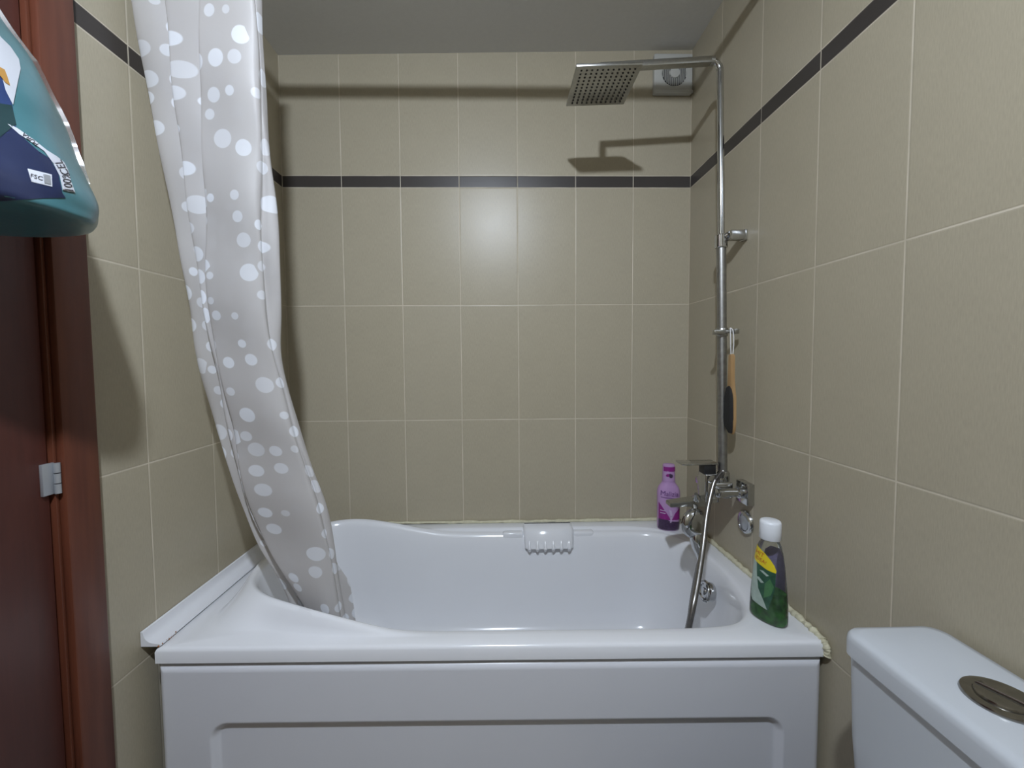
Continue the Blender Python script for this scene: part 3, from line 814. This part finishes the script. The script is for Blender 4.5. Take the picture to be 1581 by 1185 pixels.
# ------------------------------------------------------------------ toilet cistern on the right
tl = thing('toilet', (.60, -1.295, 0), 'white toilet with chrome dual flush button against the right wall', 'toilet')
bm = bmesh.new()
CY, CXm = -1.297, .7715
loft(bm, [roundrect(CXm + .008, CY, .068, .168, .03, .405), roundrect(CXm + .003, CY, .078, .183, .03, .44), roundrect(CXm, CY, .0825, .190, .03, .56), roundrect(CXm, CY, .0860, .192, .026, .711)])
obj('cistern', bm, M['ceramic'], tl, 50)
bm = bmesh.new()
loft(bm, [roundrect(CXm, CY, .083, .188, .026, .7135), roundrect(CXm, CY, .0926, .1955, .028, .7155), roundrect(CXm, CY, .0930, .1958, .028, .742), roundrect(CXm, CY, .0918, .1945, .028, .750), roundrect(CXm, CY, .088, .191, .027, .7555), roundrect(CXm, CY, .076, .182, .026, .7575), roundrect(CXm, CY, .03, .12, .02, .758)])
lid = obj('cistern_lid', bm, M['ceramic'], tl, 50)
bm = bmesh.new(); FB = (.775, -1.283, .7570)
lathe(bm, [(.044, -.004), (.0455, .002), (.044, .0055), (.037, .0075), (.033, .0065)], FB, (0, 0, 1), 40)
fb = obj('flush_button', bm, M['buttonchrome'], tl); fb['label'] = 'round chrome dual flush button'
for s_ in (-1, 1):
    pts = [(FB[0] + .031 * math.cos(a), FB[1] + .031 * math.sin(a)) for a in [R(-82 + 164 * k / 14) for k in range(15)]]
    if s_ < 0: pts = [(2 * FB[0] - x, y) for x, y in pts]
    rot = R(25)
    pts = [(FB[0] + (x - FB[0]) * math.cos(rot) - (y - FB[1]) * math.sin(rot), FB[1] + (x - FB[0]) * math.sin(rot) + (y - FB[1]) * math.cos(rot)) for x, y in pts]
    bm = bmesh.new()
    cxm = sum(p[0] for p in pts) / len(pts); cym = sum(p[1] for p in pts) / len(pts)
    loft(bm, [[(x, y, FB[2] - .002) for x, y in pts], [(x, y, FB[2] + .007) for x, y in pts], [(cxm + (x - cxm) * .9, cym + (y - cym) * .9, FB[2] + .0095) for x, y in pts], [(cxm + (x - cxm) * .5, cym + (y - cym) * .5, FB[2] + .0085) for x, y in pts]])
    obj('button_half', bm, M['buttonchrome'], fb, 50)
bm = bmesh.new()
def bowl_ring(cx_, hx, hy, z): return [(cx_ + hx * math.cos(2 * math.pi * k / 36), CY + hy * math.sin(2 * math.pi * k / 36), z) for k in range(36)]
loft(bm, [bowl_ring(.62, .17, .11, 0), bowl_ring(.60, .17, .105, .06), bowl_ring(.58, .19, .11, .18), bowl_ring(.53, .25, .16, .31), bowl_ring(.50, .275, .182, .385), bowl_ring(.50, .27, .178, .40)])
bx(bm, .66, .858, CY - .10, CY + .10, .0, .405, .02, 3)
obj('bowl', bm, M['ceramic'], tl, 50)
bm = bmesh.new(); loft(bm, [bowl_ring(.475, .225, .178, .4015), bowl_ring(.475, .228, .182, .407), bowl_ring(.475, .228, .182, .425), bowl_ring(.475, .215, .17, .434)])
obj('seat_lid', bm, M['ceramic'], tl, 50)

# ------------------------------------------------------------------ plastic-wrapped paper pack hanging on the door
bag = thing('paper_pack', (-.75, -1.22, 1.48), 'teal and navy plastic pack of paper rolls hanging on the brown door', 'paper pack')
lev = [(1.474, -.690, .05), (1.477, -.650, .085), (1.484, -.618, .115), (1.500, -.606, .135), (1.517, -.602, .142), (1.536, -.605, .146), (1.570, -.620, .145), (1.621, -.643, .140), (1.681, -.662, .132), (1.761, -.702, .115), (1.815, -.742, .100), (1.89, -.790, .07), (1.95, -.826, .035), (1.985, -.842, .014)]
lev = catmull(lev, 4)
rings = []
NB = 56
for z, ex, ay in lev:
    ax = .05
    for _ in range(40):
        cxx = -.862 + ax
        h = math.sqrt((ax * .75) ** 2 + (ay * .66) ** 2)
        ax += -((cxx - ex) * .75 + (-1.205 + 1.15) * .66 + h) * .4
        ax = max(ax, .004)
    low = max(0.0, min(1.0, (1.49 - z) / .016))
    ring = []
    for k in range(NB):
        a = 2 * math.pi * k / NB
        wob = 1 + .018 * math.sin(5 * a + 9 * z) + .012 * math.sin(9 * a - 31 * z)
        ring.append((max(-.8685, -.862 + ax + ax * math.cos(a) * wob), -1.205 + ay * math.sin(a) * wob, z + .006 * math.cos(a) * low))
    rings.append(ring)
bm = bmesh.new(); loft(bm, rings)
bvh = BVHTree.FromBMesh(bm)
obj('wrapper', bm, M['teal'], bag, 70)
bn = Vector((.72199, -.69191, 0)); bt = Vector((.69191, .72199, 0)); bo = Vector((-.62, -1.24, 0))
eye = camo.matrix_world.translation
def bagmap(grow):
    def f(a, z):
        p = bo + bt * a + Vector((0, 0, z))
        d = (p - Vector((.0435, -1.8672, 1.2617))).normalized()      # print was measured along this line of sight; it then sits on the wrapper itself
        hit, n_, _, _ = bvh.ray_cast(p - d * .5, d)
        if hit is None:
            hit, n_, _, _ = bvh.find_nearest(p)
        if n_.dot(d) > 0: n_ = -n_
        return hit + n_ * grow
    return f
g1, g2, g3, g4 = bagmap(.0008), bagmap(.0014), bagmap(.0020), bagmap(.0026)
patch('navy_print', [(-.075, 1.575), (-.035, 1.584), (-.015, 1.588), (-.005, 1.580), (.012, 1.563), (.022, 1.557), (.030, 1.538), (.033, 1.511), (.036, 1.505), (.016, 1.499), (-.027, 1.484), (-.075, 1.480)], g1, M['navy'], bag, .006)
patch('navy_print', [(-.075, 1.690), (-.035, 1.668), (-.019, 1.655), (-.014, 1.635), (-.010, 1.616), (-.009, 1.594), (-.007, 1.582), (-.023, 1.575), (-.075, 1.575)], g1, M['blueprint'], bag, .006)
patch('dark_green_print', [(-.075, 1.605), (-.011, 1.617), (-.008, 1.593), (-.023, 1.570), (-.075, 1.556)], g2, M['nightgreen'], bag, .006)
patch('white_print', [(-.075, 1.745), (-.028, 1.722), (-.017, 1.704), (-.009, 1.696), (-.002, 1.683), (-.001, 1.671), (-.005, 1.648), (-.010, 1.618), (-.016, 1.635), (-.019, 1.655), (-.03, 1.666), (-.075, 1.690)], g2, M['paper'], bag, .006)
patch('orange_print', [(-.040, 1.664), (-.022, 1.664), (-.016, 1.662), (-.014, 1.654), (-.012, 1.643), (-.016, 1.645), (-.021, 1.653), (-.040, 1.655)], g3, M['ochre'], bag, .006)
patch('claim_strip', [(-.016, 1.590), (-.008, 1.588), (.007, 1.578), (.020, 1.567), (.029, 1.562), (.036, 1.556), (.040, 1.545), (.042, 1.531), (.046, 1.515), (.033, 1.515), (.031, 1.534), (.025, 1.551), (.017, 1.565), (.004, 1.574), (-.006, 1.580)], g2, M['paper'], bag, .003)
lettering('claim_print', '100%', .0125, g3, M['ink'], bag, (.0385, 1.5275), R(97), .003)
lettering('claim_print', 'CEL', .0125, g3, M['ink'], bag, (.0335, 1.5475), R(114), .003)
lettering('claim_print', 'PURA', .007, g3, M['ink'], bag, (.004, 1.5765), R(141), .003)
patch('certificate_label', [(.0, 1.535), (.023, 1.534), (.023, 1.517), (.003, 1.518)], g2, M['paper'], bag, .003)
lettering('certificate_print', 'FSC', .0075, g3, M['ink'], bag, (.0080, 1.5255), R(-5), .003)
patch('certificate_block', [(.0145, 1.5320), (.0215, 1.5315), (.0215, 1.5195), (.0150, 1.5195)], g3, M['hinge'], bag, .003)
# welded seam of the wrapper standing off along the outer side
bm = bmesh.new()
seam = []
for rg in rings:
    if rg[0][2] < 1.56: continue
    k = max(range(NB), key=lambda i: rg[i][0] * .75 + rg[i][1] * .66)
    p = Vector(rg[k]); w_ = .006 * min(1.0, (p.z - 1.555) / .05)
    seam.append([p + Vector((-.004, -.003, 0)), p + Vector((.75, .66, .3)) * w_, p + Vector((.75, .66, .3)) * w_ + Vector((-.001, .001, 0)), p + Vector((-.005, -.002, 0))])
loft(bm, seam)
obj('wrapper_seam', bm, M['clearfilm'], bag, 60)['label'] = 'clear film seam along the outer edge'
# door hook that carries the pack
hk = thing('door_hook', (-.868, -1.205, 1.99), 'small steel hook on the brown door above the teal pack', 'hook')
bm = bmesh.new()
bx(bm, -.8740, -.8690, -1.217, -1.193, 1.965, 2.03, .002)
tube(bm, catmull([(-.870, -1.205, 2.010), (-.850, -1.205, 1.998), (-.832, -1.205, 1.994), (-.824, -1.205, 2.006)], 5), .004, 10)
obj('hook_plate', bm, M['hinge'], hk)

# ------------------------------------------------------------------ ceiling lamp (behind and above the camera)
lp = thing('ceiling_lamp', (LAMP_POS[0], LAMP_POS[1], 2.55), 'small white ceiling lamp, its spotlight tilt made up to favour the back wall', 'lamp')
LA = Vector((-.16, .52, -.84)).normalized()  # aim invented: keeps side walls dimmer than the back, like lens falloff
bm = bmesh.new()
lathe(bm, [(.030, -.062), (.044, -.056), (.047, -.020), (.047, .003), (.0415, .004), (.0405, .001)], LAMP_POS, LA, 36)
obj('lamp_head', bm, M['plastic'], lp)
bm = bmesh.new()
lathe(bm, [(.040 * math.cos(R(9 * k)), .002 + .012 * math.sin(R(9 * k))) for k in range(10)] + [(.0008, .014)], LAMP_POS, LA, 36)
obj('bulb_lens', bm, M['bulb'], lp)
bm = bmesh.new()
lathe(bm, [(.050, .0), (.050, -.012), (.012, -.016), (.010, -.030)], (LAMP_POS[0], LAMP_POS[1] - .03, 2.556), (0, 0, 1), 28)
obj('ceiling_rose', bm, M['plastic'], lp)
